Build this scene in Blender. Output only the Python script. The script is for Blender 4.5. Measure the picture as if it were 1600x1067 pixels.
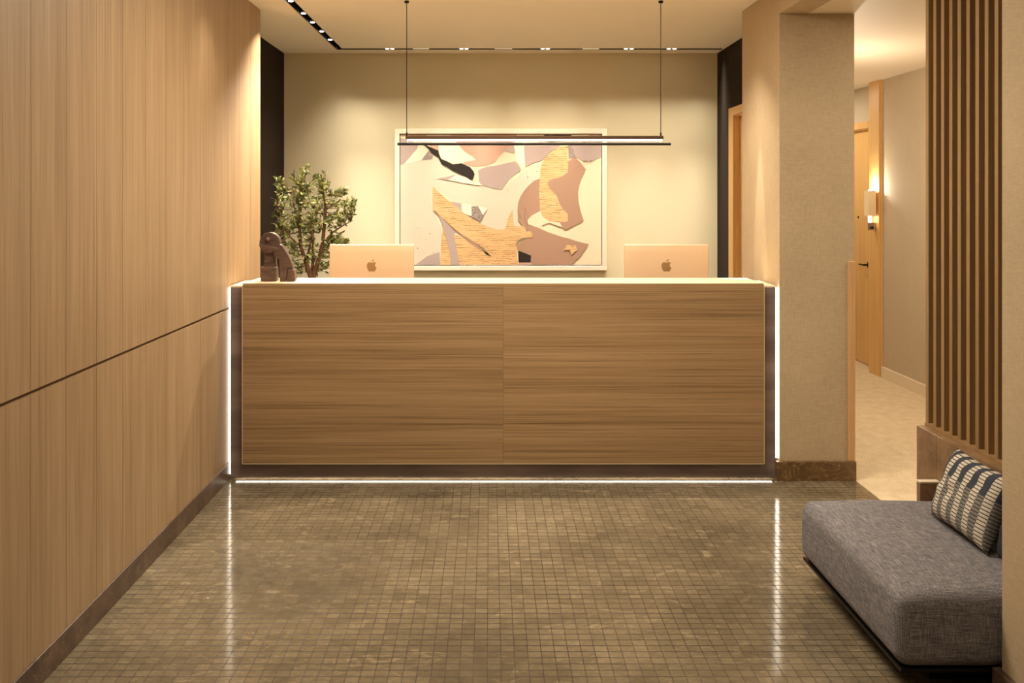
import bpy, bmesh, math, random
from mathutils import Vector, Matrix, noise
random.seed(7)
for o in list(bpy.data.objects): bpy.data.objects.remove(o)
scene = bpy.context.scene
COL = scene.collection

# ------------------------------------------------------------------ camera
F, H, VX, VY = 1600.0, 1.6, 765.0, 307.0       # focal length in px, eye height, vanishing point
cam = bpy.data.cameras.new('camera'); cam.sensor_width = 36; cam.lens = 36.0*F/1600
cam.shift_x = (800-VX)/1600; cam.shift_y = -(533.5-VY)/1600
cam.clip_start = 0.05
co = bpy.data.objects.new('camera', cam); COL.objects.link(co)
co.location = (0, 0, H); co.rotation_euler = (math.pi/2, 0, 0); scene.camera = co
def P(px, py, Y): return Vector(((px-VX)*Y/F, Y, H-(py-VY)*Y/F))

# ------------------------------------------------------------------ world, exposure
w = bpy.data.worlds.new('world'); scene.world = w; w.use_nodes = True
w.node_tree.nodes['Background'].inputs[0].default_value = (1, .82, .6, 1)
w.node_tree.nodes['Background'].inputs[1].default_value = 0.05
scene.view_settings.view_transform = 'Standard'; scene.view_settings.look = 'None'
scene.view_settings.gamma = 1; scene.view_settings.exposure = 0.68
scene.cycles.max_bounces = 8; scene.cycles.diffuse_bounces = 5; scene.cycles.glossy_bounces = 4
scene.cycles.sample_clamp_indirect = 6; scene.cycles.use_denoising = True
WARM = (1.0, .865, .675); WARM2 = (1.0, .88, .70)

# ------------------------------------------------------------------ lights of the room, with added fill
def area(name, loc, size, size_y, power, rot=(0,0,0), col=WARM, spread=180):
    l = bpy.data.lights.new(name, 'AREA'); l.shape = 'RECTANGLE'; l.size = size; l.size_y = size_y
    l.energy = power; l.color = col; l.spread = math.radians(spread)
    o = bpy.data.objects.new(name, l); COL.objects.link(o); o.location = loc; o.rotation_euler = rot; return o
def spot(name, loc, power, cone, blend=1.0, aim=None, col=WARM, r=.012):
    l = bpy.data.lights.new(name, 'SPOT'); l.energy = power; l.color = col; l.spot_size = math.radians(cone)
    l.spot_blend = blend; l.shadow_soft_size = r
    o = bpy.data.objects.new(name, l); COL.objects.link(o); o.location = loc
    if aim is not None:
        o.rotation_euler = (Vector(aim)-Vector(loc)).to_track_quat('-Z', 'Y').to_euler()
    return o
def point(name, loc, power, col=WARM, r=.02):
    l = bpy.data.lights.new(name, 'POINT'); l.energy = power; l.color = col; l.shadow_soft_size = r
    o = bpy.data.objects.new(name, l); COL.objects.link(o); o.location = loc; return o
# added soft fill above the lobby floor, no fixtures modelled
area('lobby_fill_light', (0.1, 4.5, 2.78), 1.6, 1.0, 52)
area('lobby_fill_light', (0.1, 2.0, 2.78), 1.4, 1.4, 16)
# lobby downlight row near the desk front
for x in (-.7, .2, 1.1): spot('lobby_downlight', (x, 4.6, 2.79), 11, 110, 1, (x, 4.75, 0))
# wall washers recessed in the back slot and in the left slot
BACK_SPOTS = [605, 613, 721, 729, 848, 856, 978, 987, 1045, 1054]
area('wall_washer', (.10, 8.345, 2.815), 3.5, .035, 19, spread=64)
area('wall_washer', (.10, 8.345, 2.816), 3.5, .03, 37, spread=32)
area('slot_washer', (-1.225, 7.3, 2.815), .035, 2.0, 10, spread=90)
LEFT_SPOT_Y = [5.2, 5.75, 6.22, 6.74, 7.085, 7.47, 7.87]
spot('track_and_fill_spot', (-1.225, 6.62, 2.80), 40, 120, .5, (-1.25, 6.6, 0))
spot('track_and_fill_spot', (-.95, 7.2, 2.79), 240, 62, 1, (-1.475, 6.3, 1.6))  # added fill off the track, brightens the end of the oak wall
spot('track_and_fill_spot', (-1.225, 5.3, 2.80), 12, 90, 1, (-1.25, 5.3, 0))
for x in (-.95, -.25, .45, 1.15): spot('desk_downlight', (x, 6.18, 2.79), 48, 100, 1, (x, 6.5, 0))
spot('track_and_fill_spot', (1.16, 8.345, 2.79), 34, 60, 1, (1.93, 7.5, 1.2))
spot('track_and_fill_spot', (-.97, 8.345, 2.79), 12, 50, 1, (-1.25, 7.2, 1.4))
spot('pillar_downlight', (1.528, 6.2, 2.79), 150, 15, .35, (1.528, 6.2, 0), r=.003)
spot('pillar_downlight', (1.0, 6.1, 2.79), 24, 70, 1, (1.5, 6.2, 1.2))
# corridor lights: a lamp hidden behind the pillar, ceiling lights out of frame
point('corridor_lamp', (2.35, 7.3, 1.95), 26, WARM2, .05)
area('corridor_ceiling_light', (2.9, 5.4, 2.62), .5, 1.6, 18, col=WARM2)
area('corridor_ceiling_light', (2.7, 10.0, 2.62), .6, .8, 14, col=WARM2)
point('sconce_lamp', (3.40, 9.155, 1.67), 6, WARM2, .012)
point('sconce_lamp', (3.40, 9.155, 1.395), 3, WARM2, .012)

# ------------------------------------------------------------------ mesh helpers
class MB:
    def __init__(s): s.bm = bmesh.new(); s.mi = 0
    def _f(s, vs):
        try:
            f = s.bm.faces.new(vs); f.material_index = s.mi; return f
        except ValueError: return None
    def box(s, x0, x1, y0, y1, z0, z1):
        v = [s.bm.verts.new(p) for p in ((x0,y0,z0),(x1,y0,z0),(x1,y1,z0),(x0,y1,z0),(x0,y0,z1),(x1,y0,z1),(x1,y1,z1),(x0,y1,z1))]
        for q in ((3,2,1,0),(4,5,6,7),(0,1,5,4),(1,2,6,5),(2,3,7,6),(3,0,4,7)): s._f([v[i] for i in q])
        return s
    def prism(s, pts, a, b, axis='Y'):
        """pts: 2D outline (u,v); extruded from a to b along axis. axis Y: (x,z); Z: (x,y); X: (y,z)."""
        def m(u, v, t): return (u,t,v) if axis=='Y' else ((u,v,t) if axis=='Z' else (t,u,v))
        A = [s.bm.verts.new(m(u,v,a)) for u,v in pts]; B = [s.bm.verts.new(m(u,v,b)) for u,v in pts]
        s._f(A); s._f(B[::-1]); n = len(pts)
        for i in range(n): s._f([A[i], B[i], B[(i+1)%n], A[(i+1)%n]][::-1])
        return s
    def tube(s, pts, rads, n=8, cap=True):
        rings = []; up = Vector((0.13,.97,.2)).normalized()
        for i, p in enumerate(pts):
            p = Vector(p); d = (Vector(pts[min(i+1,len(pts)-1)])-Vector(pts[max(i-1,0)])).normalized()
            a = d.cross(up); a = a.normalized() if a.length>1e-4 else Vector((1,0,0)); b = d.cross(a).normalized()
            r = rads[i] if isinstance(rads,(list,tuple)) else rads
            rings.append([s.bm.verts.new(p+r*(math.cos(t)*a+math.sin(t)*b)) for t in [2*math.pi*k/n for k in range(n)]])
        for q in range(len(rings)-1):
            for k in range(n): s._f([rings[q][k], rings[q][(k+1)%n], rings[q+1][(k+1)%n], rings[q+1][k]])
        if cap: s._f(rings[0][::-1]); s._f(rings[-1])
        return s
    def lathe(s, prof, c=(0,0,0), n=32):
        rings = [[s.bm.verts.new((c[0]+r*math.cos(2*math.pi*k/n), c[1]+r*math.sin(2*math.pi*k/n), c[2]+z)) for k in range(n)] for r,z in prof]
        for q in range(len(rings)-1):
            for k in range(n): s._f([rings[q][k], rings[q][(k+1)%n], rings[q+1][(k+1)%n], rings[q+1][k]])
        s._f(rings[0][::-1]); s._f(rings[-1]); return s
    def sphere(s, c, r, n=16):
        bmesh.ops.create_uvsphere(s.bm, u_segments=n, v_segments=n//2+2, radius=r, matrix=Matrix.Translation(c)); return s
    def rbox(s, x0, x1, y0, y1, z0, z1, r, n=10, k=3, fn=None):
        """rounded box with edge radius r"""
        def ticks(a, b):
            e = [r*(1-math.cos(math.pi/2*i/k)) for i in range(k)]
            inner = [a+r+(b-a-2*r)*i/n for i in range(n+1)]
            return [a+t for t in e]+inner+[b-t for t in e[::-1]]
        X, Y, Z = ticks(x0,x1), ticks(y0,y1), ticks(z0,z1)
        c = Vector(((x0+x1)/2,(y0+y1)/2,(z0+z1)/2)); h = Vector(((x1-x0)/2-r,(y1-y0)/2-r,(z1-z0)/2-r))
        cache = {}
        def V(p):
            key = tuple(round(t,6) for t in p)
            if key in cache: return cache[key]
            d = Vector(p)-c; q = Vector([max(-h[i],min(h[i],d[i])) for i in range(3)]); e = d-q
            if e.length > 1e-9: e = e.normalized()*r
            P3 = c+q+e
            if fn: P3 = fn(P3)
            cache[key] = s.bm.verts.new(P3); return cache[key]
        for (A,B,C,fx) in ((X,Y,'z',Z),(X,Z,'y',Y),(Y,Z,'x',X)):
            for side in (0,1):
                t = fx[0] if side==0 else fx[-1]
                for i in range(len(A)-1):
                    for j in range(len(B)-1):
                        qs = [(A[i],B[j]),(A[i+1],B[j]),(A[i+1],B[j+1]),(A[i],B[j+1])]
                        if C=='z': vs = [V((u,v,t)) for u,v in qs]
                        elif C=='y': vs = [V((u,t,v)) for u,v in qs]
                        else: vs = [V((t,u,v)) for u,v in qs]
                        if len(set(vs))<4: continue
                        s._f(vs)
        return s
    def build(s, name, mats, parent=None, world=True, smooth=False, bevel=0, autosmooth=False):
        bmesh.ops.recalc_face_normals(s.bm, faces=s.bm.faces[:])
        me = bpy.data.meshes.new(name); s.bm.to_mesh(me); s.bm.free()
        for m in (mats if isinstance(mats,(list,tuple)) else [mats]): me.materials.append(m)
        o = bpy.data.objects.new(name, me); COL.objects.link(o)
        if parent is not None:
            o.parent = parent
            if world:
                off = Vector((0,0,0)); q = parent
                while q is not None: off += q.location; q = q.parent
                o.location = -off
        if smooth:
            for p in me.polygons: p.use_smooth = True
            if autosmooth: me.set_sharp_from_angle(angle=math.radians(40))
        if bevel:
            b = o.modifiers.new('bevel','BEVEL'); b.width = bevel; b.segments = 2; b.limit_method = 'ANGLE'
        return o
def thing(name, label, cat, loc, group=None):
    o = bpy.data.objects.new(name, None); COL.objects.link(o); o.location = loc; o.empty_display_size = .05
    o['label'] = label; o['category'] = cat
    if group: o['group'] = group
    return o
def struct(o, label, cat):
    o['kind'] = 'structure'; o['label'] = label; o['category'] = cat; return o

# ------------------------------------------------------------------ materials
def lin(c):
    return tuple((x/255/12.92 if x/255<=.04045 else ((x/255+.055)/1.055)**2.4) for x in c)+(1,)
class M:
    def __init__(s, name, rough=.5, metal=0, base=(200,200,200), **kw):
        s.m = bpy.data.materials.new(name); s.m.use_nodes = True; s.t = s.m.node_tree; s.n = s.t.nodes
        s.b = s.n['Principled BSDF']; s.b.inputs['Roughness'].default_value = rough; s.b.inputs['Metallic'].default_value = metal
        s.b.inputs['Base Color'].default_value = lin(base)
        for k,v in kw.items(): s.b.inputs[k.replace('_',' ')].default_value = v
        s.tc = None
    def coord(s, scale=(1,1,1), rot=(0,0,0), kind='Object', loc=(0,0,0)):
        if s.tc is None: s.tc = s.n.new('ShaderNodeTexCoord')
        mp = s.n.new('ShaderNodeMapping'); mp.inputs['Scale'].default_value = scale; mp.inputs['Rotation'].default_value = rot
        mp.inputs['Location'].default_value = loc
        s.t.links.new(s.tc.outputs[kind], mp.inputs[0]); return mp.outputs[0]
    def noise(s, vec, scale=1, detail=3, rough=.5, dist=0):
        n = s.n.new('ShaderNodeTexNoise'); n.inputs['Scale'].default_value = scale; n.inputs['Detail'].default_value = detail
        n.inputs['Roughness'].default_value = rough; n.inputs['Distortion'].default_value = dist
        s.t.links.new(vec, n.inputs['Vector']); return n.outputs['Fac']
    def ramp(s, fac, stops, interp='LINEAR'):
        r = s.n.new('ShaderNodeValToRGB'); e = r.color_ramp.elements; r.color_ramp.interpolation = interp
        while len(e) < len(stops): e.new(.5)
        for i,(p,c) in enumerate(stops): e[i].position = p; e[i].color = lin(c) if not isinstance(c, float) else (c,c,c,1)
        s.t.links.new(fac, r.inputs[0]); return r.outputs[0]
    def math(s, op, a, b=None, c=None):
        n = s.n.new('ShaderNodeMath'); n.operation = op
        for i,v in enumerate((a,b,c)):
            if v is None: continue
            if isinstance(v,(int,float)): n.inputs[i].default_value = v
            else: s.t.links.new(v, n.inputs[i])
        return n.outputs[0]
    def mix(s, fac, a, b, mode='MIX'):
        n = s.n.new('ShaderNodeMix'); n.data_type = 'RGBA'; n.blend_type = mode
        for sock,v in ((n.inputs[0],fac),(n.inputs[6],a),(n.inputs[7],b)):
            if isinstance(v,(int,float)): sock.default_value = v
            elif isinstance(v,tuple): sock.default_value = lin(v)
            else: s.t.links.new(v, sock)
        return n.outputs[2]
    def sep(s, vec):
        n = s.n.new('ShaderNodeSeparateXYZ'); s.t.links.new(vec, n.inputs[0]); return n.outputs
    def comb(s, x, y, z=0):
        n = s.n.new('ShaderNodeCombineXYZ')
        for i,v in enumerate((x,y,z)):
            if isinstance(v,(int,float)): n.inputs[i].default_value = v
            else: s.t.links.new(v, n.inputs[i])
        return n.outputs[0]
    def white(s, vec):
        n = s.n.new('ShaderNodeTexWhiteNoise'); n.noise_dimensions = '3D'; s.t.links.new(vec, n.inputs[0]); return n.outputs
    def color(s, v): s.t.links.new(v, s.b.inputs['Base Color']); return s
    def rough(s, v): s.t.links.new(v, s.b.inputs['Roughness']); return s
    def bump(s, h, strength=.2, dist=.002):
        n = s.n.new('ShaderNodeBump'); n.inputs['Strength'].default_value = strength; n.inputs['Distance'].default_value = dist
        s.t.links.new(h, n.inputs['Height']); s.t.links.new(n.outputs[0], s.b.inputs['Normal']); return s

def wood(name, dark, mid, light, grain='Z', rough=.45, loc=(0,0,0), streak=.5, plank=None, fine=1.0, lng=1.0):
    m = M(name, rough)
    g = {'X':0,'Y':1,'Z':2}[grain]
    def sc(a, b): v = [b,b,b]; v[g] = a; return tuple(v)
    n1 = m.noise(m.coord(sc(.5*lng, 14), loc=loc), 1, 4, .55, .3)
    n2 = m.noise(m.coord(sc(2.5*lng, 170*fine), loc=loc), 1, 3, .6, .1)
    n3 = m.noise(m.coord(sc(.8*lng, 60*fine), loc=loc), 1, 5, .65, .6)
    f = m.math('ADD', m.math('MULTIPLY', n1, .28), m.math('ADD', m.math('MULTIPLY', n2, .40), m.math('MULTIPLY', n3, .32)))
    if plank:
        vec = m.sep(m.coord(loc=loc)); idx = m.math('FLOOR', m.math('DIVIDE', vec[plank[0]], plank[1]))
        wn = m.white(m.comb(idx, 0, 0))[0]
        f = m.math('ADD', f, m.math('MULTIPLY', m.math('SUBTRACT', wn, .5), .03))
    c = m.ramp(f, [(.34, dark), (.5, mid), (.64, light)])
    if streak:
        st = m.ramp(m.noise(m.coord(sc(1.3*lng, 95), loc=(loc[0]+3,loc[1]+5,loc[2]+1)), 1, 5, .7, 1.2), [(.56, 0.0), (.70, 1.0)])
        c = m.mix(m.math('MULTIPLY', st, streak), c, dark)
    return m.color(c).bump(n2, .15, .0006).m

def linen(name, a, b, rough=.9, sc=1.0):
    m = M(name, rough)
    h = m.noise(m.coord((22*sc,22*sc,520*sc)), 1, 3, .6); v = m.noise(m.coord((520*sc,520*sc,22*sc)), 1, 3, .6)
    big = m.noise(m.coord((3,3,3)), 1, 2)
    f = m.math('ADD', m.math('ADD', m.math('MULTIPLY',h,.42), m.math('MULTIPLY',v,.42)), m.math('MULTIPLY',big,.16))
    return m.color(m.ramp(f, [(.32,a),(.68,b)])).bump(f, .25, .001).m

def marble(name, a, b, vein, rough=.3):
    m = M(name, rough)
    n = m.noise(m.coord((6,6,6)), 1, 6, .65, .8)
    v = m.ramp(m.noise(m.coord((5,5,5),loc=(3,1,2)), 1, 5, .6, 2.0), [(.485,0.0),(.5,1.0),(.515,0.0)])
    c = m.mix(m.math('MULTIPLY',v,.45), m.ramp(n, [(.35,a),(.65,b)]), vein)
    return m.color(c).m

def emit(name, col, strength):
    m = M(name, .5, base=(250,240,220)); m.b.inputs['Emission Color'].default_value = (*col,1); m.b.inputs['Emission Strength'].default_value = strength
    return m.m

MAT = {}
MAT['panel'] = wood('wall_panel_wood', (130,104,75), (155,128,96), (174,147,114), 'Z', .5, streak=.25, plank=(1,.2747))
MAT['desk_a'] = wood('desk_veneer_left', (98,74,48), (150,121,85), (168,139,102), 'X', .42, streak=.6, lng=.5)
MAT['desk_b'] = wood('desk_veneer_right', (100,76,48), (153,123,86), (170,140,103), 'X', .42, loc=(7,0,3), streak=.6, lng=.5)
MAT['maple'] = wood('pale_top_wood', (222,200,164), (232,212,178), (240,222,190), 'X', .4, streak=0)
MAT['door'] = wood('door_wood', (196,152,90), (214,172,108), (226,186,124), 'Z', .4, streak=.1)
MAT['guard'] = wood('guard_wood', (186,142,96), (200,158,112), (210,170,124), 'Z', .5, streak=.1)
MAT['slat'] = wood('slat_wood', (118,92,58), (142,112,74), (162,130,90), 'Z', .5, streak=.3)
MAT['groove'] = M('groove_shadow_backing', .8, base=(96,66,38)).m
MAT['linen'] = linen('linen_wallcovering', (162,142,112), (202,181,149))
MAT['ceiling'] = M('ceiling_paint', .9, base=(246,239,225)).m
MAT['backwall'] = M('back_wall_paint', .85, base=(224,214,184)).m
MAT['dark'] = M('charcoal_wall_paint', .95, Specular_IOR_Level=.15, base=(42,33,26)).m
MAT['corrwall'] = linen('corridor_wallcovering', (176,162,138), (200,186,162))
MAT['cream'] = M('cream_trim_paint', .5, base=(226,212,188)).m
MAT['basebrown'] = marble('brown_marble', (66,50,42), (96,76,62), (150,124,98), .35)
MAT['pillarbase'] = marble('golden_brown_marble', (84,62,38), (122,94,60), (196,160,110), .3)
MAT['ledge'] = marble('ledge_marble', (112,86,60), (144,114,82), (174,144,106), .4)
MAT['black'] = M('matte_black_metal', .4, .6, base=(28,24,22)).m
MAT['bronze'] = M('bronze_metal', .35, .8, base=(96,74,56)).m
MAT['led'] = emit('led_white', (1,.90,.74), 5)
MAT['ledfloor'] = emit('led_floor_white', (1,.84,.66), 5)
MAT['lens'] = emit('spot_lens_glow', (1,.93,.8), 6)
MAT['bar'] = emit('linear_light_glow', (1,.85,.6), .45)
MAT['diffuser'] = emit('pendant_diffuser_glow', (1,.9,.72), 4)
MAT['bulb'] = emit('bulb_glow', (1,.88,.66), 9)
MAT['whiteframe'] = M('white_frame_paint', .4, base=(246,238,220)).m
MAT['trimmetal'] = M('satin_trim_metal', .35, .3, base=(236,214,180)).m
MAT['stripmetal'] = M('floor_strip_metal', .4, .2, base=(150,124,84)).m
MAT['imac'] = M('gold_anodised_metal', .38, .35, base=(234,205,170)).m
MAT['logo'] = M('logo_polished_metal', .3, .5, base=(176,140,96)).m
MAT['screen'] = M('dark_screen_glass', .1, 0, base=(12,12,14)).m
MAT['shade'] = M('sconce_shade_fabric', .8, 0, base=(236,214,176)).m
MAT['chrome'] = M('sconce_chrome', .15, 1, base=(180,170,165)).m
MAT['sculpt'] = (lambda m: m.color(m.ramp(m.noise(m.coord((20,20,60)),1,4),[(.35,(70,52,44)),(.65,(94,72,60))])).bump(m.noise(m.coord((200,200,200)),1,2),.2,.001).m)(M('brown_clay', .45))
MAT['frame'] = None
m = M('speckled_bronze_frame', .38, .1)
sp = m.ramp(m.noise(m.coord((260,260,260)),1,2,.5), [(.70,0.0),(.76,1.0)])
m.color(m.mix(sp, m.ramp(m.noise(m.coord((2,2,9)),1,4),[(.35,(116,102,98)),(.65,(150,134,128))]), (190,164,146))); MAT['frame'] = m.m

# mosaic floor
TP = .0472
m = M('mosaic_stone_floor', .2)
s0 = m.sep(m.coord(loc=(-.0395, -3.412, 0)))
u = m.math('DIVIDE', s0[0], TP); v = m.math('DIVIDE', s0[1], TP)
fu, fv = m.math('FLOOR', u), m.math('FLOOR', v)
cell = m.white(m.comb(fu, fv, 0)); cellv, cellc = cell[0], cell[1]
uu, vv = m.math('FRACT', u), m.math('FRACT', v)
du = m.math('MINIMUM', uu, m.math('SUBTRACT', 1.0, uu)); dv = m.math('MINIMUM', vv, m.math('SUBTRACT', 1.0, vv))
gu = m.math('LESS_THAN', du, .030); gv = m.math('LESS_THAN', dv, .062)
grout = m.math('MAXIMUM', gu, gv)
n1 = m.noise(m.coord((1.6,1.6,1)), 1, 5, .6, .6); n2 = m.noise(m.coord((26,40,1)), 1, 5, .65, 1.0)
mixf = m.math('ADD', m.math('MULTIPLY', n1, .58), m.math('ADD', m.math('MULTIPLY', n2, .34), m.math('MULTIPLY', cellv, .09)))
c = m.ramp(mixf, [(.34,(88,79,63)),(.5,(114,103,83)),(.66,(140,127,104))])
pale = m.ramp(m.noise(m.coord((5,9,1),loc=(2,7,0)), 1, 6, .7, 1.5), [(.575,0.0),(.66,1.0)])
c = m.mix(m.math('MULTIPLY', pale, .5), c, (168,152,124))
gr = m.math('MULTIPLY', grout, m.math('ADD', .5, m.math('MULTIPLY', m.noise(m.coord((3,3,1),loc=(9,2,0)),1,2), .8)))
c = m.mix(gr, c, (44,31,17)); m.color(c)
m.rough(m.math('ADD', .04, m.math('ADD', m.math('MULTIPLY', n2, .12), m.math('MULTIPLY', grout, .4))))
tilt = m.math('ADD', m.math('MULTIPLY', uu, m.math('SUBTRACT', m.sep(cellc)[0], .5)), m.math('MULTIPLY', vv, m.math('SUBTRACT', m.sep(cellc)[1], .5)))
hgt = m.math('ADD', m.math('MULTIPLY', tilt, .25), m.math('ADD', m.math('MULTIPLY', n2, .12), m.math('MULTIPLY', grout, -.5)))
m.bump(hgt, .28, .0010); MAT['floor'] = m.m
# carpet
m = M('beige_carpet', .95); n = m.noise(m.coord((260,90,90)),1,3,.7); nb = m.noise(m.coord((14,10,1)),1,3)
m.color(m.ramp(m.math('ADD',m.math('MULTIPLY',n,.7),m.math('MULTIPLY',nb,.3)), [(.36,(186,166,134)),(.64,(222,204,172))])).bump(n,.5,.003); MAT['carpet'] = m.m
# upholstery
m = M('blue_grey_tweed', .95)
a = m.noise(m.coord((420,18,420)),1,2,.6); b = m.noise(m.coord((18,420,420)),1,2,.6); z = m.noise(m.coord((420,420,18)),1,2,.6)
f = m.math('ADD', m.math('MULTIPLY',a,.36), m.math('ADD', m.math('MULTIPLY',b,.34), m.math('MULTIPLY',z,.3)))
m.color(m.ramp(f,[(.38,(66,68,80)),(.5,(110,108,114)),(.62,(172,164,158))])).bump(f,.5,.002); MAT['tweed'] = m.m
# cushion weave from its UVs
m = M('striped_cushion_weave', .95)
uv = m.sep(m.coord(kind='UV')); U, V_ = uv[0], uv[1]
st = m.math('FRACT', m.math('ADD', m.math('MULTIPLY', U, 5.6), .12)); isw = m.math('LESS_THAN', st, .5)
row = m.math('FLOOR', m.math('ADD', m.math('MULTIPLY', U, 11.2), .24))
tick = m.math('LESS_THAN', m.math('FRACT', m.math('ADD', m.math('MULTIPLY', V_, 21), m.math('MULTIPLY', row, .5))), .25)
upper = m.math('GREATER_THAN', V_, .63)
fz = m.noise(m.coord((400,400,400)),1,2)
navy = m.ramp(fz,[(.3,(30,33,44)),(.7,(66,70,82))]); grey = m.ramp(fz,[(.3,(92,90,86)),(.7,(140,136,128))]); wht = m.ramp(fz,[(.3,(180,172,158)),(.7,(212,204,190))])
greyt = m.mix(tick, grey, (38,36,38)); wt = m.mix(tick, wht, (30,28,30)); other = m.mix(upper, greyt, navy)
m.color(m.mix(isw, other, wt)).bump(fz,.5,.003); MAT['cushion'] = m.m
MAT['navy'] = M('dark_navy_fabric', .95, base=(26,28,36)).m
# art
MAT['art_cream'] = M('art_cream', .7, base=(240,226,198)).m
MAT['art_pale'] = M('art_pale_grey', .7, base=(226,216,198)).m
MAT['art_white'] = M('art_white', .7, base=(250,240,220)).m
MAT['art_mauve'] = M('art_mauve', .7, base=(186,168,164)).m
MAT['art_grey'] = (lambda m: m.color(m.ramp(m.noise(m.coord((90,90,90)),1,4,.8),[(.4,(120,106,104)),(.6,(190,176,170))])).m)(M('art_speckled_grey', .7))
MAT['art_pink'] = M('art_pink', .7, base=(212,172,152)).m
MAT['art_brown'] = M('art_brown', .7, base=(178,142,122)).m
MAT['art_black'] = M('art_black', .7, base=(34,24,20)).m
m = M('art_wood_grain', .7)
zz = m.sep(m.coord())[2]; wn = m.noise(m.coord((5,1,9)),1,3,.6,.4); gate = m.noise(m.coord((16,1,50),loc=(4,0,2)),1,2)
ln = m.math('FRACT', m.math('ADD', m.math('MULTIPLY', zz, 58), m.math('MULTIPLY', wn, 3.2)))
lm = m.math('MULTIPLY', m.math('LESS_THAN', ln, m.math('MULTIPLY', gate, .36)), m.ramp(gate, [(.4,0.25),(.6,1.0)]))
m.color(m.mix(lm, m.ramp(m.noise(m.coord((4,1,60)),1,2),[(.3,(232,186,132)),(.7,(240,200,150))]), (150,100,60))); MAT['art_wood'] = m.m
MAT['glass'] = None

# ------------------------------------------------------------------ structure
XL, XP = -1.475, 1.638                      # wood wall face, pillar/near wall face
CZ, CZ2 = 2.80, 2.634
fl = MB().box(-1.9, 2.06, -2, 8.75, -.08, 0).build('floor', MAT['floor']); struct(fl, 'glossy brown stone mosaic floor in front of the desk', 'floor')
fc = MB().box(2.06, 3.75, 1.9, 11.75, -.08, .002).build('floor_corridor', MAT['carpet']); struct(fc, 'beige carpet of the side corridor', 'carpet')
mb = MB().box(-1.72, XL-.012, -2, 6.585, 0, CZ); mb.mi = 1
yy = 6.588
edges = []
while yy > -2: edges.append(yy); yy -= .2747
for e in edges:
    lo = max(-2, e-.2747)
    mb.box(XL-.012, XL, lo+.0012, e-.0012, .0, .9615); mb.box(XL-.012, XL, lo+.0012, e-.0012, .9745, CZ)
wl = mb.build('wall_left', [MAT['groove'], MAT['panel']]); struct(wl, 'oak panelled wall with a thin horizontal groove', 'wall')
mb = MB().box(XL-.02, XL+.006, -2, 6.60, 0, .097); bl = mb.build('baseboard_left', MAT['basebrown'], bevel=.002); struct(bl, 'dark brown marble baseboard under the oak wall', 'baseboard')
struct(MB().box(-1.9, -1.722, 6.585, 8.58, 0, CZ).build('wall_left_recess', MAT['dark']), 'charcoal wall of the recess at left', 'wall')
struct(MB().box(-1.9, 2.06, 8.58, 8.75, 0, CZ+.1).build('wall_back', MAT['backwall']), 'cream back wall behind the desk', 'wall')
mb = MB().box(1.908, 2.06, 6.64, 7.06, 0, CZ).box(1.908, 2.06, 7.97, 8.58, 0, CZ).box(1.908, 2.06, 7.06, 7.97, 2.235, CZ)
struct(mb.build('wall_right_recess', MAT['dark']), 'charcoal wall holding the oak door at right of the desk', 'wall')
struct(MB().box(XP, 2.06, 5.785, 6.64, 0, CZ).build('wall_pillar', MAT['linen']), 'square linen covered pillar at the right end of the desk', 'wall')
mb = MB().box(XP-.024, 2.062, 5.755, 5.79, 0, .108).box(XP-.024, XP+.01, 5.785, 5.80, 0, .108)
struct(mb.build('baseboard_pillar', MAT['pillarbase'], bevel=.002), 'golden brown marble baseboard of the linen pillar', 'baseboard')
struct(MB().box(2.022, 2.062, 5.772, 5.80, .108, 1.234).build('trim_1', MAT['guard'], bevel=.002), 'slim oak corner guard on the linen pillar', 'trim')
struct(MB().box(XP, 1.80, 3.247, 5.785, CZ2, CZ).build('wall_bulkhead', MAT['linen']), 'linen covered bulkhead above the corridor opening', 'wall')
struct(MB().box(1.625, 1.80, -2, 3.247, 0, CZ).build('wall_right', MAT['linen']), 'linen covered wall in the right foreground', 'wall')
struct(MB().box(1.603, 1.81, -2, 3.268, 0, .1).build('baseboard_right', MAT['basebrown'], bevel=.002), 'dark marble baseboard of the right foreground wall', 'baseboard')
struct(MB().box(-1.72, 1.8, -2.1, -2, 0, CZ).build('wall_front', MAT['backwall']), 'cream wall behind the viewpoint', 'wall')
mb = MB().box(-1.9, -1.25, -2, 8.37, CZ, 2.92).box(-1.20, 2.06, -2, 8.305, CZ, 2.92).box(-1.25, -1.20, -2, 2, CZ, 2.92)
mb.box(-1.9, 2.06, 8.37, 8.58, CZ, 2.92).box(1.90, 2.06, 8.305, 8.37, CZ, 2.92)
struct(mb.build('ceiling', MAT['ceiling']), 'cream plaster ceiling over the desk with a dark light slot', 'ceiling')
struct(MB().box(1.80, 2.06, 1.9, 5.785, CZ2, 2.72).box(2.06, 3.75, 1.9, 11.75, CZ2, 2.72).build('ceiling_corridor', MAT['cream']), 'lower pale ceiling of the side corridor', 'ceiling')
struct(MB().box(3.48, 3.75, 1.9, 9.06, 0, CZ2).build('wall_corridor', MAT['corrwall']), 'pale textured corridor wall at right', 'wall')
struct(MB().box(3.462, 3.482, 1.9, 9.06, 0, .098).build('baseboard_corridor', MAT['cream'], bevel=.003), 'cream baseboard along the corridor wall', 'baseboard')
mb = MB().box(3.54, 3.75, 9.31, 9.52, 0, CZ2).box(3.54, 3.75, 9.52, 10.5, 2.25, CZ2).box(3.54, 3.75, 10.5, 11.75, 0, CZ2)
struct(mb.build('wall_corridor_far', MAT['corrwall']), 'corridor wall around the far oak door', 'wall')
mb = MB().box(3.45, 3.75, 9.075, 9.31, 0, CZ2).box(3.462, 3.75, 9.06, 9.075, 0, CZ2)
struct(mb.build('trim_2', MAT['door'], bevel=.002), 'full height oak pilaster carrying the wall sconce', 'trim')
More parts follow.
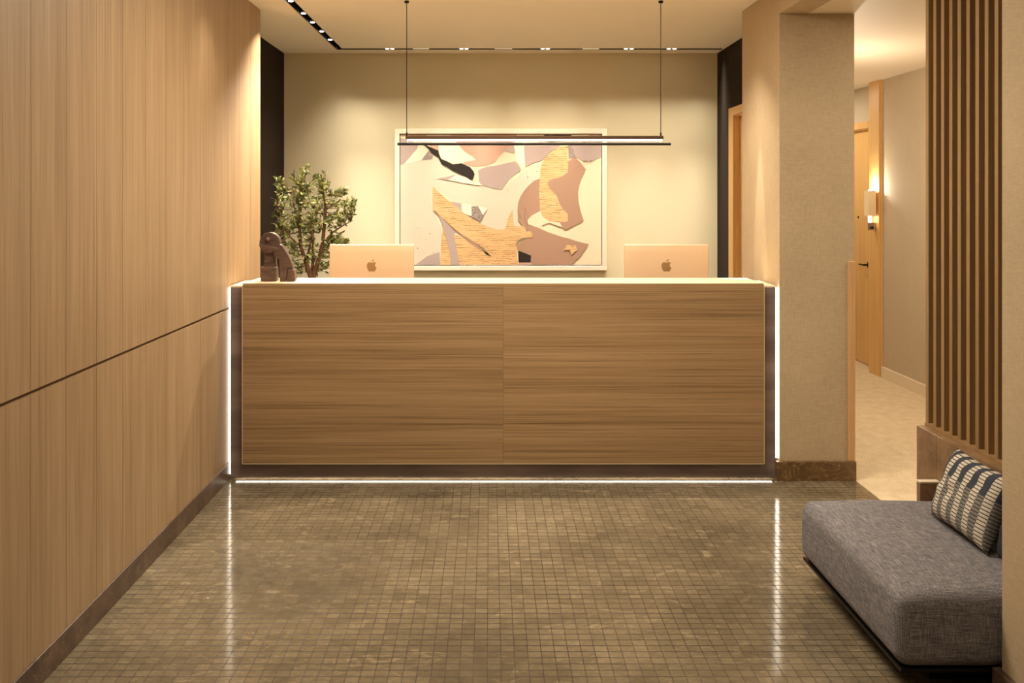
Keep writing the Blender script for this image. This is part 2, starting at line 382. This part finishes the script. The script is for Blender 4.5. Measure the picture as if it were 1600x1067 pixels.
struct(MB().box(1.9, 2.06, 8.75, 11.75, 0, CZ2).build('wall_corridor_left', MAT['corrwall']), 'corridor wall hidden behind the pillar', 'wall')
struct(MB().box(1.9, 3.75, 11.75, 11.85, 0, CZ2).build('wall_corridor_end', MAT['corrwall']), 'end wall of the corridor', 'wall')
struct(MB().box(1.8, 3.75, 1.8, 1.9, 0, CZ2).build('wall_corridor_near', MAT['corrwall']), 'near end wall of the corridor', 'wall')
struct(MB().box(1.309, 1.3115, 1.0, 4.6, 0, .0008).build('trim_3', MAT['stripmetal']), 'thin metal strip set in the mosaic floor along the bench', 'trim')
# half wall of marble
mb = MB(); prev = 4.558
for a in (4.355, 3.80, 3.272): mb.box(1.90, 2.08, a, prev-.002, 0, .583); prev = a
mb.box(1.815, 1.899, 4.318, 4.353, 0, .390); mb.mi = 1; mb.box(1.815, 1.899, 4.318, 4.353, .390, .398)  # pale cap paints in the bright lit top of the block
struct(mb.build('wall_half', [MAT['ledge'], MAT['cream']], bevel=.0015), 'low brown marble wall under the slat screen', 'wall')
# doors
def door(name, label, xf, y0, y1, z, xp, tw, lever_y, lever_z, peep=None):
    fr = MB()
    fr.box(xf-.016, xf+.004, y1-.01, y1+tw, 0, z+.055).box(xf-.016, xf+.004, y0-tw, y0+.01, 0, z+.055).box(xf-.016, xf+.004, y0, y1, z-.01, z+.055)
    fr.box(xf, xp+.01, y1-.02, y1+.001, 0, z).box(xf, xp+.01, y0-.001, y0+.02, 0, z).box(xf, xp+.01, y0, y1, z-.02, z+.001)
    d = MB().box(xp, xp+.045, y0+.022, y1-.022, .008, z-.022).build(name, MAT['door'], bevel=.002); struct(d, label, 'door')
    f = fr.build('door_frame', MAT['door'], d, bevel=.002)
    h = MB().tube([(xp, lever_y, lever_z), (xp-.055, lever_y, lever_z)], .009, 10).tube([(xp-.05, lever_y-.012, lever_z), (xp-.05, lever_y+.11, lever_z)], .008, 10)
    h.box(xp-.006, xp, lever_y-.025, lever_y+.025, lever_z-.025, lever_z+.025).build('door_handle', MAT['black'], d)
    if peep: MB().tube([(xp-.008, peep, 1.40), (xp+.002, peep, 1.40)], .010, 12).build('peephole', MAT['black'], d)
door('door_1', 'oak door in the charcoal wall right of the desk', 1.908, 7.06, 7.97, 2.24, 1.945, .14, 7.15, 1.0)
door('door_2', 'oak corridor door with a black lever beside the sconce', 3.54, 9.52, 10.5, 2.25, 3.575, .09, 9.66, .955, 9.92)

# ------------------------------------------------------------------ ceiling track
tr = thing('recessed_track_light', 'black recessed ceiling light track turning a corner, with small spotlights', 'light', (-1.225, 8.345, 2.8))
mb = MB()
mb.box(-1.252, -1.248, 2, 8.372, CZ, CZ+.09).box(-1.202, -1.198, 2, 8.307, CZ, CZ+.09)
mb.box(-1.252, 1.90, 8.368, 8.372, CZ, CZ+.09).box(-1.20, 1.90, 8.303, 8.307, CZ, CZ+.09)
mb.box(-1.252, -1.198, 2, 8.372, CZ+.09, CZ+.10).box(-1.20, 1.90, 8.303, 8.372, CZ+.09, CZ+.10)
mb.build('channel', MAT['black'], tr)
def spothead(x, y):
    b = MB().tube([(x,y,CZ+.006),(x,y,CZ+.08)], .021, 14).build('spotlight', MAT['black'], tr, smooth=True, autosmooth=True)
    MB().tube([(x,y,CZ+.002),(x,y,CZ+.0065)], .015, 14).build('lens', MAT['lens'], b)
for y in LEFT_SPOT_Y: spothead(-1.225, y)
spothead(-1.225, 6.31)
for px in BACK_SPOTS: spothead((px-VX)*8.345/F, 8.345)
for a, b in ((645,670),(773,800),(911,936)):
    MB().box((a-VX)*8.345/F, (b-VX)*8.345/F, 8.325, 8.365, CZ+.004, CZ+.03).build('linear_lamp', MAT['bar'], tr)

# ------------------------------------------------------------------ slat screen
ss = thing('slat_screen', 'vertical walnut slat screen standing on the low marble wall', 'screen', (1.97, 3.9, .583))
MB().box(1.935, 2.03, 3.27, 4.556, .583, .598).build('bottom_rail', MAT['slat'], ss, bevel=.001)
y = 4.556
while y > 3.30:
    MB().box(1.94, 2.005, y-.0288, y, .598, CZ2).build('slat', MAT['slat'], ss, bevel=.0012); y -= .0776

# ------------------------------------------------------------------ reception desk
D = thing('reception_desk', 'long oak fronted reception desk with dark bronze frame and glowing edges', 'desk', (.075, 5.9, 0))
FX0, FX1 = -1.461, 1.614
MB().box(-1.383, .0751, 5.735, 5.752, .105, 1.1125).build('front_panel', MAT['desk_a'], D, bevel=.001)
MB().box(.0757, 1.536, 5.735, 5.752, .105, 1.1125).build('front_panel', MAT['desk_b'], D, bevel=.001)
MB().box(-1.387, -1.3835, 5.734, 5.775, .101, 1.10).box(1.5365, 1.540, 5.734, 5.775, .101, 1.10).box(-1.387, 1.540, 5.734, 5.775, .101, .1045).build('edge_trim', MAT['trimmetal'], D)
mb = MB().box(FX0, FX1, 5.775, 5.83, .019, 1.088)
mb.build('frame', MAT['frame'], D, bevel=.002)
MB().box(FX0, -1.384, 5.775, 6.13, 1.088, 1.097).build('shoulder_cap', MAT['maple'], D)
MB().box(1.5365, FX1, 5.775, 6.13, 1.088, 1.097).build('shoulder_cap', MAT['maple'], D)
MB().box(-1.383, 1.536, 5.752, 6.13, 1.089, 1.113).build('countertop', MAT['maple'], D, bevel=.001)
MB().box(-1.36, 1.52, 5.83, 6.10, .02, 1.088).build('body', MAT['groove'], D)
MB().box(-1.30, 1.45, 5.86, 6.05, 0, .02).build('plinth', MAT['black'], D)
MB().box(-1.44, 1.60, 6.12, 6.86, .80, .828).build('worktop', MAT['desk_b'], D, bevel=.002)
MB().box(-1.44, -1.40, 6.12, 6.82, 0, .80).box(1.56, 1.60, 6.12, 6.82, 0, .80).box(-1.40, 1.56, 6.10, 6.12, .02, 1.088).build('side_panel', MAT['desk_a'], D)
MB().box(-1.474, -1.462, 5.795, 5.812, .03, 1.085).build('led_strip', MAT['led'], D)
MB().box(1.618, 1.637, 5.800, 5.815, .12, 1.085).build('led_strip', MAT['led'], D)
MB().box(-1.44, 1.60, 5.800, 5.822, .0160, .019).build('led_strip', MAT['ledfloor'], D)

# ------------------------------------------------------------------ desktop computers
def apple_outline(h):
    """bitten fruit emblem, body about h tall; returns body and leaf outlines centred on the body"""
    body = [(0,.80),(.12,.86),(.28,.92),(.45,.93),(.60,.86),(.68,.78),(.56,.68),(.50,.55),(.49,.40),(.54,.26),(.66,.14),(.74,.10),
            (.68,-.08),(.58,-.26),(.45,-.44),(.32,-.50),(.20,-.48),(.08,-.43),(-.04,-.43),(-.16,-.48),(-.30,-.50),(-.44,-.42),(-.58,-.22),(-.68,.02),(-.74,.28),
            (-.73,.52),(-.66,.70),(-.54,.84),(-.40,.92),(-.24,.91),(-.10,.85)]
    leaf = [(.0,.96),(.02,1.10),(.10,1.22),(.22,1.31),(.34,1.35),(.34,1.22),(.27,1.09),(.15,.99)]
    k = h/1.43
    return [(x*k,(z-.21)*k) for x,z in body], [(x*k,(z-.21)*k) for x,z in leaf]
def computer(label, x):
    t = thing('desktop_computer', label, 'computer', (x, 6.66, .828), 'desktop computers on the reception desk')
    mb = MB().rbox(-.2735, .2735, -.0058, .0058, .0, .332, .0055, n=6, k=3)
    d = mb.build('display', MAT['imac'], t, world=False, smooth=True)
    d.location = (0, -.03, .13); d.rotation_euler = (0,0,0)
    MB().box(-.262, .262, .0058, .0062, .06, .322).build('screen', MAT['screen'], d, world=False)
    b, l = apple_outline(.062)
    mb = MB(); off = .187
    mb.prism([(u, v+off) for u,v in b], -.0062, -.0050); mb.prism([(u, v+off) for u,v in l], -.0062, -.0050)
    lg = mb.build('emblem', MAT['logo'], d, world=False); lg['label'] = 'darker bitten fruit emblem'
    MB().rbox(-.065, .065, -.075, .075, 0, .004, .0019, n=4, k=2).box(-.06, .06, -.020, -.016, .002, .22).build('stand', MAT['imac'], t, world=False)
    return t
computer('gold desktop computer seen from behind, left of the artwork beside the tree', (581-VX)*6.63/F)
computer('gold desktop computer seen from behind, at the right end of the desk', (1041-VX)*6.63/F)

# ------------------------------------------------------------------ framed artwork
YA = 8.535
pc = P(782, 312, YA)
A = thing('framed_artwork', 'large abstract collage in a thin white frame on the back wall', 'artwork', (pc.x, 8.56, pc.z))
x0, x1 = P(617,0,YA).x, P(948,0,YA).x; z1, z0 = P(0,201.5,YA).z, P(0,422.5,YA).z; fw = .040
mb = MB()
mb.box(x0, x1, YA-.012, 8.579, z1-fw, z1).box(x0, x1, YA-.012, 8.579, z0, z0+fw).box(x0, x0+fw, YA-.012, 8.579, z0+fw, z1-fw).box(x1-fw, x1, YA-.012, 8.579, z0+fw, z1-fw)
mb.build('frame', MAT['whiteframe'], A, bevel=.002)
MB().box(x0+fw-.005, x1-fw+.005, YA-.0055, 8.578, z0+fw-.005, z1-fw+.005).build('backing', MAT['art_black'], A)
ax0, ax1 = x0+fw+.006, x1-fw-.006; az0, az1 = z0+fw+.006, z1-fw-.006
def AP(cx, cy):
    return (ax0+(cx-115)/(1513-115)*(ax1-ax0), az1-(cy-88)/(995-88)*(az1-az0))
arts = ['art_cream','art_pale','art_white','art_mauve','art_grey','art_pink','art_brown','art_black','art_wood']
shapes = [
 ('art_cream',[(115,88),(1513,88),(1513,995),(115,995)]),
 ('art_pale',[(115,300),(350,250),(400,275),(500,340),(610,410),(820,475),(1000,330),(1085,300),(1085,400),(960,500),(930,600),(930,720),(850,750),(700,740),(560,640),(500,570),(340,450),(325,570),(340,610),(400,740),(390,905),(300,935),(220,995),(115,995)]),
 ('art_mauve',[(115,110),(240,155),(230,190),(140,295),(115,300)]),
 ('art_white',[(240,88),(460,88),(500,140),(560,205),(640,265),(560,290),(480,290),(400,255),(380,190),(310,200),(262,265),(140,295),(230,190),(250,150)]),
 ('art_pink',[(180,90),(296,90),(290,110),(175,112)]),
 ('art_pink',[(310,150),(380,150),(383,210),(330,190)]),
 ('art_grey',[(262,265),(312,200),(345,240),(335,262)]),
 ('art_pink',[(460,88),(925,88),(905,165),(840,205),(800,240),(770,280),(710,305),(640,312),(560,300),(545,285),(580,275),(640,265),(620,240),(560,205),(525,165),(495,130)]),
 ('art_white',[(925,88),(1115,88),(1110,135),(975,165),(985,240),(1000,245),(985,262),(980,330),(950,290),(915,250),(905,165)]),
 ('art_mauve',[(835,205),(905,165),(915,220)]),
 ('art_mauve',[(655,340),(690,320),(915,275),(940,300),(955,335),(880,390),(820,470),(775,465),(680,440),(665,415)]),
 ('art_mauve',[(975,165),(1230,165),(1150,215),(1100,270),(1040,285),(985,315)]),
 ('art_mauve',[(1280,160),(1513,160),(1513,240),(1450,275),(1390,275),(1330,240),(1285,260)]),
 ('art_grey',[(1280,165),(1310,165),(1325,215),(1330,245),(1290,250)]),
 ('art_black',[(1115,90),(1310,90),(1270,115),(1240,135),(1160,140),(1115,133)]),
 ('art_pink',[(1430,90),(1513,90),(1513,138),(1425,138),(1415,115)]),
 ('art_white',[(1310,90),(1430,90),(1415,115),(1425,138),(1240,138),(1270,115)]),
 ('art_black',[(275,158),(310,170),(380,200),(385,225),(400,258),(440,275),(480,295),(540,288),(600,315),(625,345),(632,365),(622,395),(608,408),(575,385),(540,370),(510,355),(480,342),(440,315),(405,297),(380,250),(350,232),(330,215),(310,188)]),
 ('art_mauve',[(370,395),(500,368),(455,405)]),
 ('art_white',[(445,405),(505,370),(560,380),(615,415),(690,440),(640,440)]),
 ('art_brown',[(1090,392),(1045,410),(1010,440),(975,480),(950,520),(935,560),(930,620),(935,690),(965,720),(985,740),(1000,765),(1035,800),(970,825),(920,860),(935,895),(1025,930),(1025,993),(1305,993),(1360,940),(1425,850),(1240,800),(1150,770),(1012,712),(1000,680),(1030,650),(1090,620)]),
 ('art_cream',[(1000,680),(1030,650),(1085,622),(1120,665),(1180,695),(1225,700),(1245,735),(1150,700),(1100,720),(1150,768),(1040,725),(1003,712)]),
 ('art_brown',[(1270,280),(1300,262),(1330,245),(1370,285),(1405,330),(1370,400),(1358,440),(1350,490),(1355,560),(1372,630),(1390,685),(1340,712),(1265,750),(1240,730),(1220,690),(1180,560),(1100,430),(1160,380)]),
 ('art_wood',[(1200,182),(1245,172),(1280,165),(1280,350),(1240,380),(1190,395),(1155,405),(1140,430),(1150,460),(1185,495),(1205,520),(1225,575),(1245,605),(1280,640),(1280,692),(1215,700),(1150,690),(1105,660),(1085,610),(1085,560),(1080,500),(1085,400),(1088,340),(1100,290),(1120,255),(1155,215)]),
 ('art_mauve',[(380,645),(500,770),(490,790),(528,995),(462,995),(455,890),(430,790),(405,700)]),
 ('art_grey',[(610,590),(655,585),(692,655),(668,692),(608,655)]),
 ('art_mauve',[(455,552),(540,568),(540,632),(500,600)]),
 ('art_white',[(543,568),(608,575),(612,655),(560,640),(543,625)]),
 ('art_white',[(655,585),(722,600),(690,650)]),
 ('art_wood',[(342,450),(400,505),(440,540),(470,560),(560,640),(640,685),(700,722),(780,745),(840,748),(852,725),(860,680),(895,608),(900,660),(905,722),(940,728),(962,720),(985,742),(992,765),(1010,760),(1028,765),(1038,805),(1000,803),(970,805),(945,818),(920,840),(935,995),(528,995),(505,880),(490,780),(560,812),(640,865),(690,898),(748,937),(700,880),(640,840),(590,820),(540,780),(500,750),(380,645),(342,610)]),
 ('art_wood',[(410,740),(430,800),(445,850),(458,900),(465,995),(395,995),(400,830)]),
 ('art_brown',[(570,795),(640,845),(690,885),(700,903),(640,872),(580,830)]),
 ('art_black',[(686,893),(720,908),(748,937),(715,925)]),
 ('art_mauve',[(220,993),(300,935),(388,905),(394,993)]),
 ('art_black',[(935,895),(1025,930),(1022,978),(938,978)]),
 ('art_pink',[(938,978),(1022,978),(1022,993),(938,993)]),
 ('art_wood',[(1240,895),(1262,880),(1275,855),(1310,862),(1335,858),(1345,890),(1320,912),(1305,925),(1296,895),(1270,888)]),
]
mb = MB()
for k,(mn, pts) in enumerate(shapes):
    mb.mi = arts.index(mn); yk = YA-.006-k*.0001
    # subdivide and roughen the torn edges a little
    out = []
    for i,(a,b) in enumerate(pts):
        c,d = pts[(i+1)%len(pts)]; n = max(1, int(math.hypot(c-a,d-b)/45)) if k else 1
        for q in range(n):
            t = q/n; jx = random.uniform(-2.2,2.2) if q else 0; jy = random.uniform(-2.2,2.2) if q else 0
            px = min(1513,max(115,a+(c-a)*t+jx)); py = min(995,max(88,b+(d-b)*t+jy)); out.append(AP(px,py))
    mb._f([mb.bm.verts.new((u, yk, v)) for u,v in out])
mb.mi = arts.index('art_black')
for cx,cy,r in [(225,742,3),(252,738,3),(322,776,4),(290,820,3),(236,879,5),(282,912,3),(346,910,4),(200,800,2),(1000,385,5),(1062,345,4),(945,350,4),(955,365,3),(920,440,2),(870,480,2),(1030,410,2),(1440,270,5),(1410,270,4),(1395,272,4),(990,345,3)]+[(random.uniform(170,380),random.uniform(725,900),random.uniform(1,2)) for _ in range(25)]+[(random.uniform(860,1080),random.uniform(330,500),random.uniform(1,2)) for _ in range(25)]:
    c = AP(cx,cy); rr = r*.0009
    mb.prism([(c[0]+rr*math.cos(t*1.047),c[1]+rr*math.sin(t*1.047)) for t in range(6)], YA-.0105, YA-.008)
mb.build('collage', [MAT[a] for a in arts], A)

# ------------------------------------------------------------------ pendant light
YP = 6.28
pa, pb = P(635,215,YP), P(1036,215,YP); L0, L1 = P(621,225,YP), P(1048,225,YP)
N = thing('pendant_light', 'slim linear pendant of two dark bars hanging on thin cables over the desk', 'light', ((pa.x+pb.x)/2, YP, pa.z))
zt, zb = P(0,212.3,YP).z, P(0,218,YP).z
MB().box(pa.x-.004, pb.x, YP-.02, YP+.02, zb, zt).build('upper_bar', MAT['bronze'], N, bevel=.004)
MB().box(pa.x+.006, pb.x-.006, YP-.016, YP+.016, P(0,220.0,YP).z, zb).build('diffuser', MAT['diffuser'], N)
MB().tube([(L0.x,YP,L0.z),(L1.x,YP,L1.z)], .0082, 14).build('lower_bar', MAT['black'], N, smooth=True, autosmooth=True)
for px in (637, 1032):
    q = P(px,221,YP)
    MB().tube([(q.x,YP,L0.z),(q.x,YP,zb)], .003, 8).build('bracket', MAT['trimmetal'], N)
for px in (635.5, 1032.5):
    q = P(px,221,YP)
    MB().tube([(q.x,YP,zt+.018),(q.x,YP,CZ-.012)], .0022, 6).build('cable', MAT['black'], N)
    MB().tube([(q.x,YP,zt-.002),(q.x,YP,zt+.02)], .005, 8).build('cable_clamp', MAT['black'], N)
    MB().tube([(q.x,YP,CZ-.014),(q.x,YP,CZ)], .014, 16).build('ceiling_canopy', MAT['black'], N, smooth=True, autosmooth=True)

# ------------------------------------------------------------------ sconce
S = thing('wall_sconce', 'small wall sconce with cream box shade on the oak corridor pilaster', 'light', (3.45, 9.16, 1.40))
MB().box(3.372, 3.376, 9.10, 9.217, 1.4265, 1.651).box(3.431, 3.435, 9.10, 9.217, 1.4265, 1.651).box(3.376, 3.431, 9.10, 9.104, 1.4265, 1.651).box(3.376, 3.431, 9.213, 9.217, 1.4265, 1.651).build('lamp_shade', MAT['shade'], S)
MB().tube([(3.402,9.158,1.37),(3.402,9.158,1.66)], .016, 14).build('bulb', MAT['bulb'], S, smooth=True, autosmooth=True)
MB().box(3.39, 3.45, 9.135, 9.18, 1.30, 1.368).build('wall_mount', MAT['chrome'], S, bevel=.003)
MB().box(3.395, 3.425, 9.128, 9.136, 1.312, 1.33).build('switch', MAT['black'], S)

# ------------------------------------------------------------------ sculpture
YS = 5.90
def SP(cx, cy): p = P(400+cx/11.24, 350+cy/11.24, YS); return (p.x, p.z)
kS = YS/F/11.24
base_z = 1.113
def shift(pts):  # drop to the counter
    return [(x, z) for x, z in pts]
zoff = base_z - SP(0,990)[1]
def spts(l): return [(SP(a,b)[0], max(base_z, SP(a,b)[1]+zoff)) for a,b in l]
cs = SP(400,990)
U_ = thing('sculpture', 'brown abstract sculpture of two block figures with a round head on the desk end', 'sculpture', (cs[0], YS, base_z))
cx, cz = spts([(255,315)])[0]; R = 180*kS
disc = [(cx+R*math.cos(t), cz+R*math.sin(t)) for t in [2*math.pi*k/40 for k in range(40)]]
MB().prism(disc, YS-.024, YS+.030).build('head', MAT['sculpt'], U_, bevel=.003)
def arc(a0, a1, n=16): return [(cx+R*.99*math.cos(math.radians(a0+(a1-a0)*i/n)), cz+R*.99*math.sin(math.radians(a0+(a1-a0)*i/n))) for i in range(n+1)]
jaw = arc(186, 322)+spts([(390,400),(250,370),(170,355)])
MB().prism(jaw, YS-.040, YS-.020).build('jaw', MAT['sculpt'], U_, bevel=.003)
e = spts([(222,262)])[0]; MB().sphere((e[0], YS-.027, e[1]), 42*kS, 18).build('eye', MAT['sculpt'], U_, smooth=True)
MB().prism(spts([(165,470),(345,470),(350,600),(365,760),(130,760),(160,620)]), YS-.015, YS+.028).build('neck', MAT['sculpt'], U_, bevel=.006)
MB().prism(spts([(92,735),(372,735),(384,990),(105,990)]), YS-.036, YS+.036).build('torso', MAT['sculpt'], U_, bevel=.006)
bz = [(440,338),(470,350),(500,385),(545,450),(590,525),(625,600),(655,680),(680,760),(600,762),(575,800),(550,990),(440,990),(432,780),(430,600),(395,580),(350,570),(338,520),(340,465),(375,425),(410,385)]
MB().prism(spts(bz), YS-.042, YS+.012).build('arm', MAT['sculpt'], U_, bevel=.004)
MB().prism(spts([(590,770),(695,780),(716,940),(700,990),(568,990)]), YS-.050, YS+.01).build('knee', MAT['sculpt'], U_, bevel=.003)

# ------------------------------------------------------------------ potted tree
YT = 7.12
rt = P(487, 434, YT)
T = thing('potted_olive_tree', 'small leafy olive tree with forked trunk standing behind the left end of the desk', 'plant', (rt.x, YT, 0))
MB().lathe([(.13,0),(.15,.02),(.18,.86),(.172,.86),(.165,.82)], (rt.x, YT, 0), 40).build('planter', MAT['sculpt'], T, smooth=True, autosmooth=True)
MB().lathe([(.164,.80),(.164,.825)], (rt.x, YT, 0), 32).build('soil', MAT['groove'], T)
mbark = M('bark', .8); mbark.color(mbark.ramp(mbark.noise(mbark.coord((60,60,14)),1,5,.7),[(.35,(70,44,28)),(.65,(140,98,66))])).bump(mbark.noise(mbark.coord((90,90,30)),1,4),.6,.004)
ml = M('olive_leaf', .45)
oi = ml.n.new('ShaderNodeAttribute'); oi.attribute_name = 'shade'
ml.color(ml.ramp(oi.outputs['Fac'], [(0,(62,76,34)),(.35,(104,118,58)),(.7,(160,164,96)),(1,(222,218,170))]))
tb = MB()
def TPt(px, py, dy=0): p = P(px, py, YT); return Vector((p.x, YT+dy, p.z))
trunkpaths = [
 ([TPt(487,470),TPt(486,432),TPt(478,410),TPt(470,385),TPt(468,355),TPt(470,320),TPt(474,290)], [.019,.016,.012,.0095,.008,.006,.003]),
 ([TPt(487,470),TPt(490,432),TPt(498,405),TPt(504,380),TPt(507,350),TPt(509,325),TPt(505,300)], [.018,.015,.011,.010,.0095,.008,.004]),
 ([TPt(478,410),TPt(486,385,-.05),TPt(490,370,-.07),TPt(488,340,-.08)], [.007,.006,.006,.004]),
 ([TPt(468,360),TPt(461,345,.05),TPt(456,320,.07),TPt(450,295,.09)], [.006,.005,.0045,.003]),
 ([TPt(470,385),TPt(455,370,-.04),TPt(445,345,-.08),TPt(436,315,-.1)], [.005,.0045,.004,.003]),
 ([TPt(504,380),TPt(520,362,.04),TPt(535,352,.08),TPt(548,345,.1)], [.005,.0045,.003,.002]),
 ([TPt(487,440),TPt(487,400,.06),TPt(485,365,.1),TPt(492,320,.11)], [.010,.008,.006,.004]),
]
nodes_ = []
for pts, rr in trunkpaths:
    # smooth path
    tb.tube(pts, [q*1.3 for q in rr], 8)
    for i in range(len(pts)-1):
        for q in range(4): nodes_.append(pts[i].lerp(pts[i+1], q/4))
nodes_ = [n for n in nodes_ if n.z > TPt(0,425).z]
# crown outline in photo pixels (cx, cy, rx, ry) blobs
blobs = [(478,262,9,14,8),(466,282,14,16,22),(500,285,16,14,22),(512,282,10,12,12),(432,283,9,9,10),(438,310,14,18,30),(470,312,22,18,46),(500,320,18,18,36),(534,300,10,9,14),(538,318,11,10,12),
         (548,316,7,4,5),(455,345,22,18,46),(482,345,20,18,40),(440,362,14,14,26),(525,350,14,16,24),(532,372,16,12,24),(515,385,14,14,18),(450,385,12,12,20),(475,378,14,12,18),(495,395,12,16,16),
         (505,420,14,8,18),(458,405,8,14,12),(462,422,10,10,12),(432,345,8,14,14),(540,378,8,6,12),(545,330,8,8,10),(528,338,12,10,16),(520,400,14,10,12),(552,314,5,3,5),(478,300,14,12,20),(490,355,16,16,26)]
leaves = []
def leaf(mbl, lay, p, d, size, sh):
    d = d.normalized(); side = d.cross(Vector((random.gauss(0,1),random.gauss(0,1),random.gauss(0,1)))).normalized(); nrm = d.cross(side)
    w_ = size*.19
    a = p; b1 = p+d*size*.35+side*w_+nrm*size*.05; b2 = p+d*size*.35-side*w_+nrm*size*.05; m_ = p+d*size*.4-nrm*size*.02
    c1 = p+d*size*.7+side*w_*.8+nrm*size*.03; c2 = p+d*size*.7-side*w_*.8+nrm*size*.03; m2 = p+d*size*.72-nrm*size*.03; tip = p+d*size-nrm*size*.06
    vs = [mbl.bm.verts.new(q) for q in (a,b1,m_,b2,c1,m2,c2,tip)]
    for f in ((0,1,2),(0,2,3),(1,4,5,2),(2,5,6,3),(4,7,5),(5,7,6)):
        ff = mbl._f([vs[i] for i in f])
        if ff: ff[lay] = sh
lb = MB(); lay = lb.bm.faces.layers.float.new('shade')
for bx, by, rx, ry, cnt in blobs:
    for _ in range(max(2, int(cnt*.66))):
        for _try in range(20):
            a, b, c = random.uniform(-1,1), random.uniform(-1,1), random.uniform(-1,1)
            if a*a+b*b+c*c < 1: break
        cen = max(0, 1-abs(bx-487)/70)
        tgt = TPt(bx+a*rx, by+b*ry, c*(.10+.14*cen))
        src = min(nodes_, key=lambda n: (n-tgt).length + (0.15 if n.z > tgt.z+.02 else 0))
        mid = src.lerp(tgt, .5)+Vector((random.uniform(-.015,.015), random.uniform(-.015,.015), -.012+random.uniform(-.01,.01)))
        ps = [src, src.lerp(mid,.5), mid, mid.lerp(tgt,.5)+Vector((0,0,.004)), tgt]
        tb.tube(ps, [.0028,.0022,.0018,.0014,.0009], 5)
        Ls = (tgt-src).length; nl = max(6, min(13, int(Ls/.014)))
        for i in range(nl):
            t = 1-(i/nl)*min(.95, .11/max(Ls,.01)); seg = t*4; k = min(3,int(seg)); p = ps[k].lerp(ps[k+1], seg-k)
            dirn = (tgt-src).normalized()*.7+Vector((random.gauss(0,.6),random.gauss(0,.6),random.gauss(.15,.5)))
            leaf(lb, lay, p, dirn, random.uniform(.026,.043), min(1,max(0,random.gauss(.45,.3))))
tb.build('trunk', mbark.m, T, smooth=True)
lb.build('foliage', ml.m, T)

# ------------------------------------------------------------------ sofa
O = thing('upholstered_bench', 'low blue grey tweed bench seat by the marble wall', 'bench', (1.6, 3.79, 0))
def seatfn(p):
    u = (p.x-1.60)/.29; v = (p.y-3.79)/.52
    t = max(0, (p.z-.2)/.13)
    q = p.copy()
    q.z += t*(.022*max(0,1-u*u)*max(0,1-v**4))
    q.z += t*.0035*noise.noise(Vector((p.x*9, p.y*5, 1)))
    mid = max(0, 1-((p.z-.2)/.13)**2)
    q.x += .008*mid*(1 if u>0 else -1)*(abs(u)>.8); q.y += .006*mid*(1 if v>0 else -1)*(abs(v)>.9)
    return q
MB().rbox(1.312, 1.885, 3.272, 4.305, .088, .330, .042, n=26, k=6, fn=seatfn).build('seat_cushion', MAT['tweed'], O, smooth=True)
MB().box(1.316, 1.885, 3.276, 4.300, .076, .088).build('base_rail', MAT['black'], O, bevel=.002)
MB().box(1.46, 1.80, 3.40, 4.20, 0, .076).build('plinth', MAT['black'], O)

def cushion(name, label, grp, c, hl, hh, th, mat, lean, roll=0):
    mb = MB(); n = 26; uvl = mb.bm.loops.layers.uv.new('UVMap'); grid = {}
    ro = Matrix.Rotation(roll, 3, 'X') @ Matrix.Rotation(lean, 3, 'Y')
    def pos(i, j, s):
        u, v = 2*i/n-1, 2*j/n-1
        t = th*((1-u**4)**.6)*((1-v**4)**.6)
        pu = 1-.05*(1-v*v)*u*u*0; k = 1-.07*(1-u*u)*abs(v)**3; k2 = 1-.07*(1-v*v)*abs(u)**3
        p = Vector((-s*t, -u*hl*k2, v*hh*k))
        p.x += .004*noise.noise(Vector((u*3,v*3,s)))*(1-u*u)*(1-v*v)*4
        return ro @ p
    for s in (1,-1):
        V = {}
        for i in range(n+1):
            for j in range(n+1):
                edge = i in (0,n) or j in (0,n)
                key = (i,j) if edge else (i,j,s)
                if key not in grid: grid[key] = mb.bm.verts.new(pos(i,j,s))
                V[i,j] = grid[key]
        for i in range(n):
            for j in range(n):
                f = mb._f([V[i,j],V[i+1,j],V[i+1,j+1],V[i,j+1]])
                if f:
                    for lp,(a,b) in zip(f.loops, ((i,j),(i+1,j),(i+1,j+1),(i,j+1))): lp[uvl].uv = (a/n, b/n)
    o = mb.build(name, mat, None, smooth=True); o.location = c; o['label'] = label; o['category'] = 'cushion'
    return o
# rows run up the cushion; it leans back on the marble wall
cushion('lumbar_cushion', 'woven cushion with cream, grey and navy stripes leaning on the marble wall', None, (1.783, 3.79, .484), .228, .140, .058, MAT['cushion'], math.radians(22), 0)
cushion('navy_cushion', 'plain dark navy cushion mostly hidden behind the right foreground wall', None, (1.80, 3.43, .468), .12, .125, .05, MAT['navy'], math.radians(16), 0)
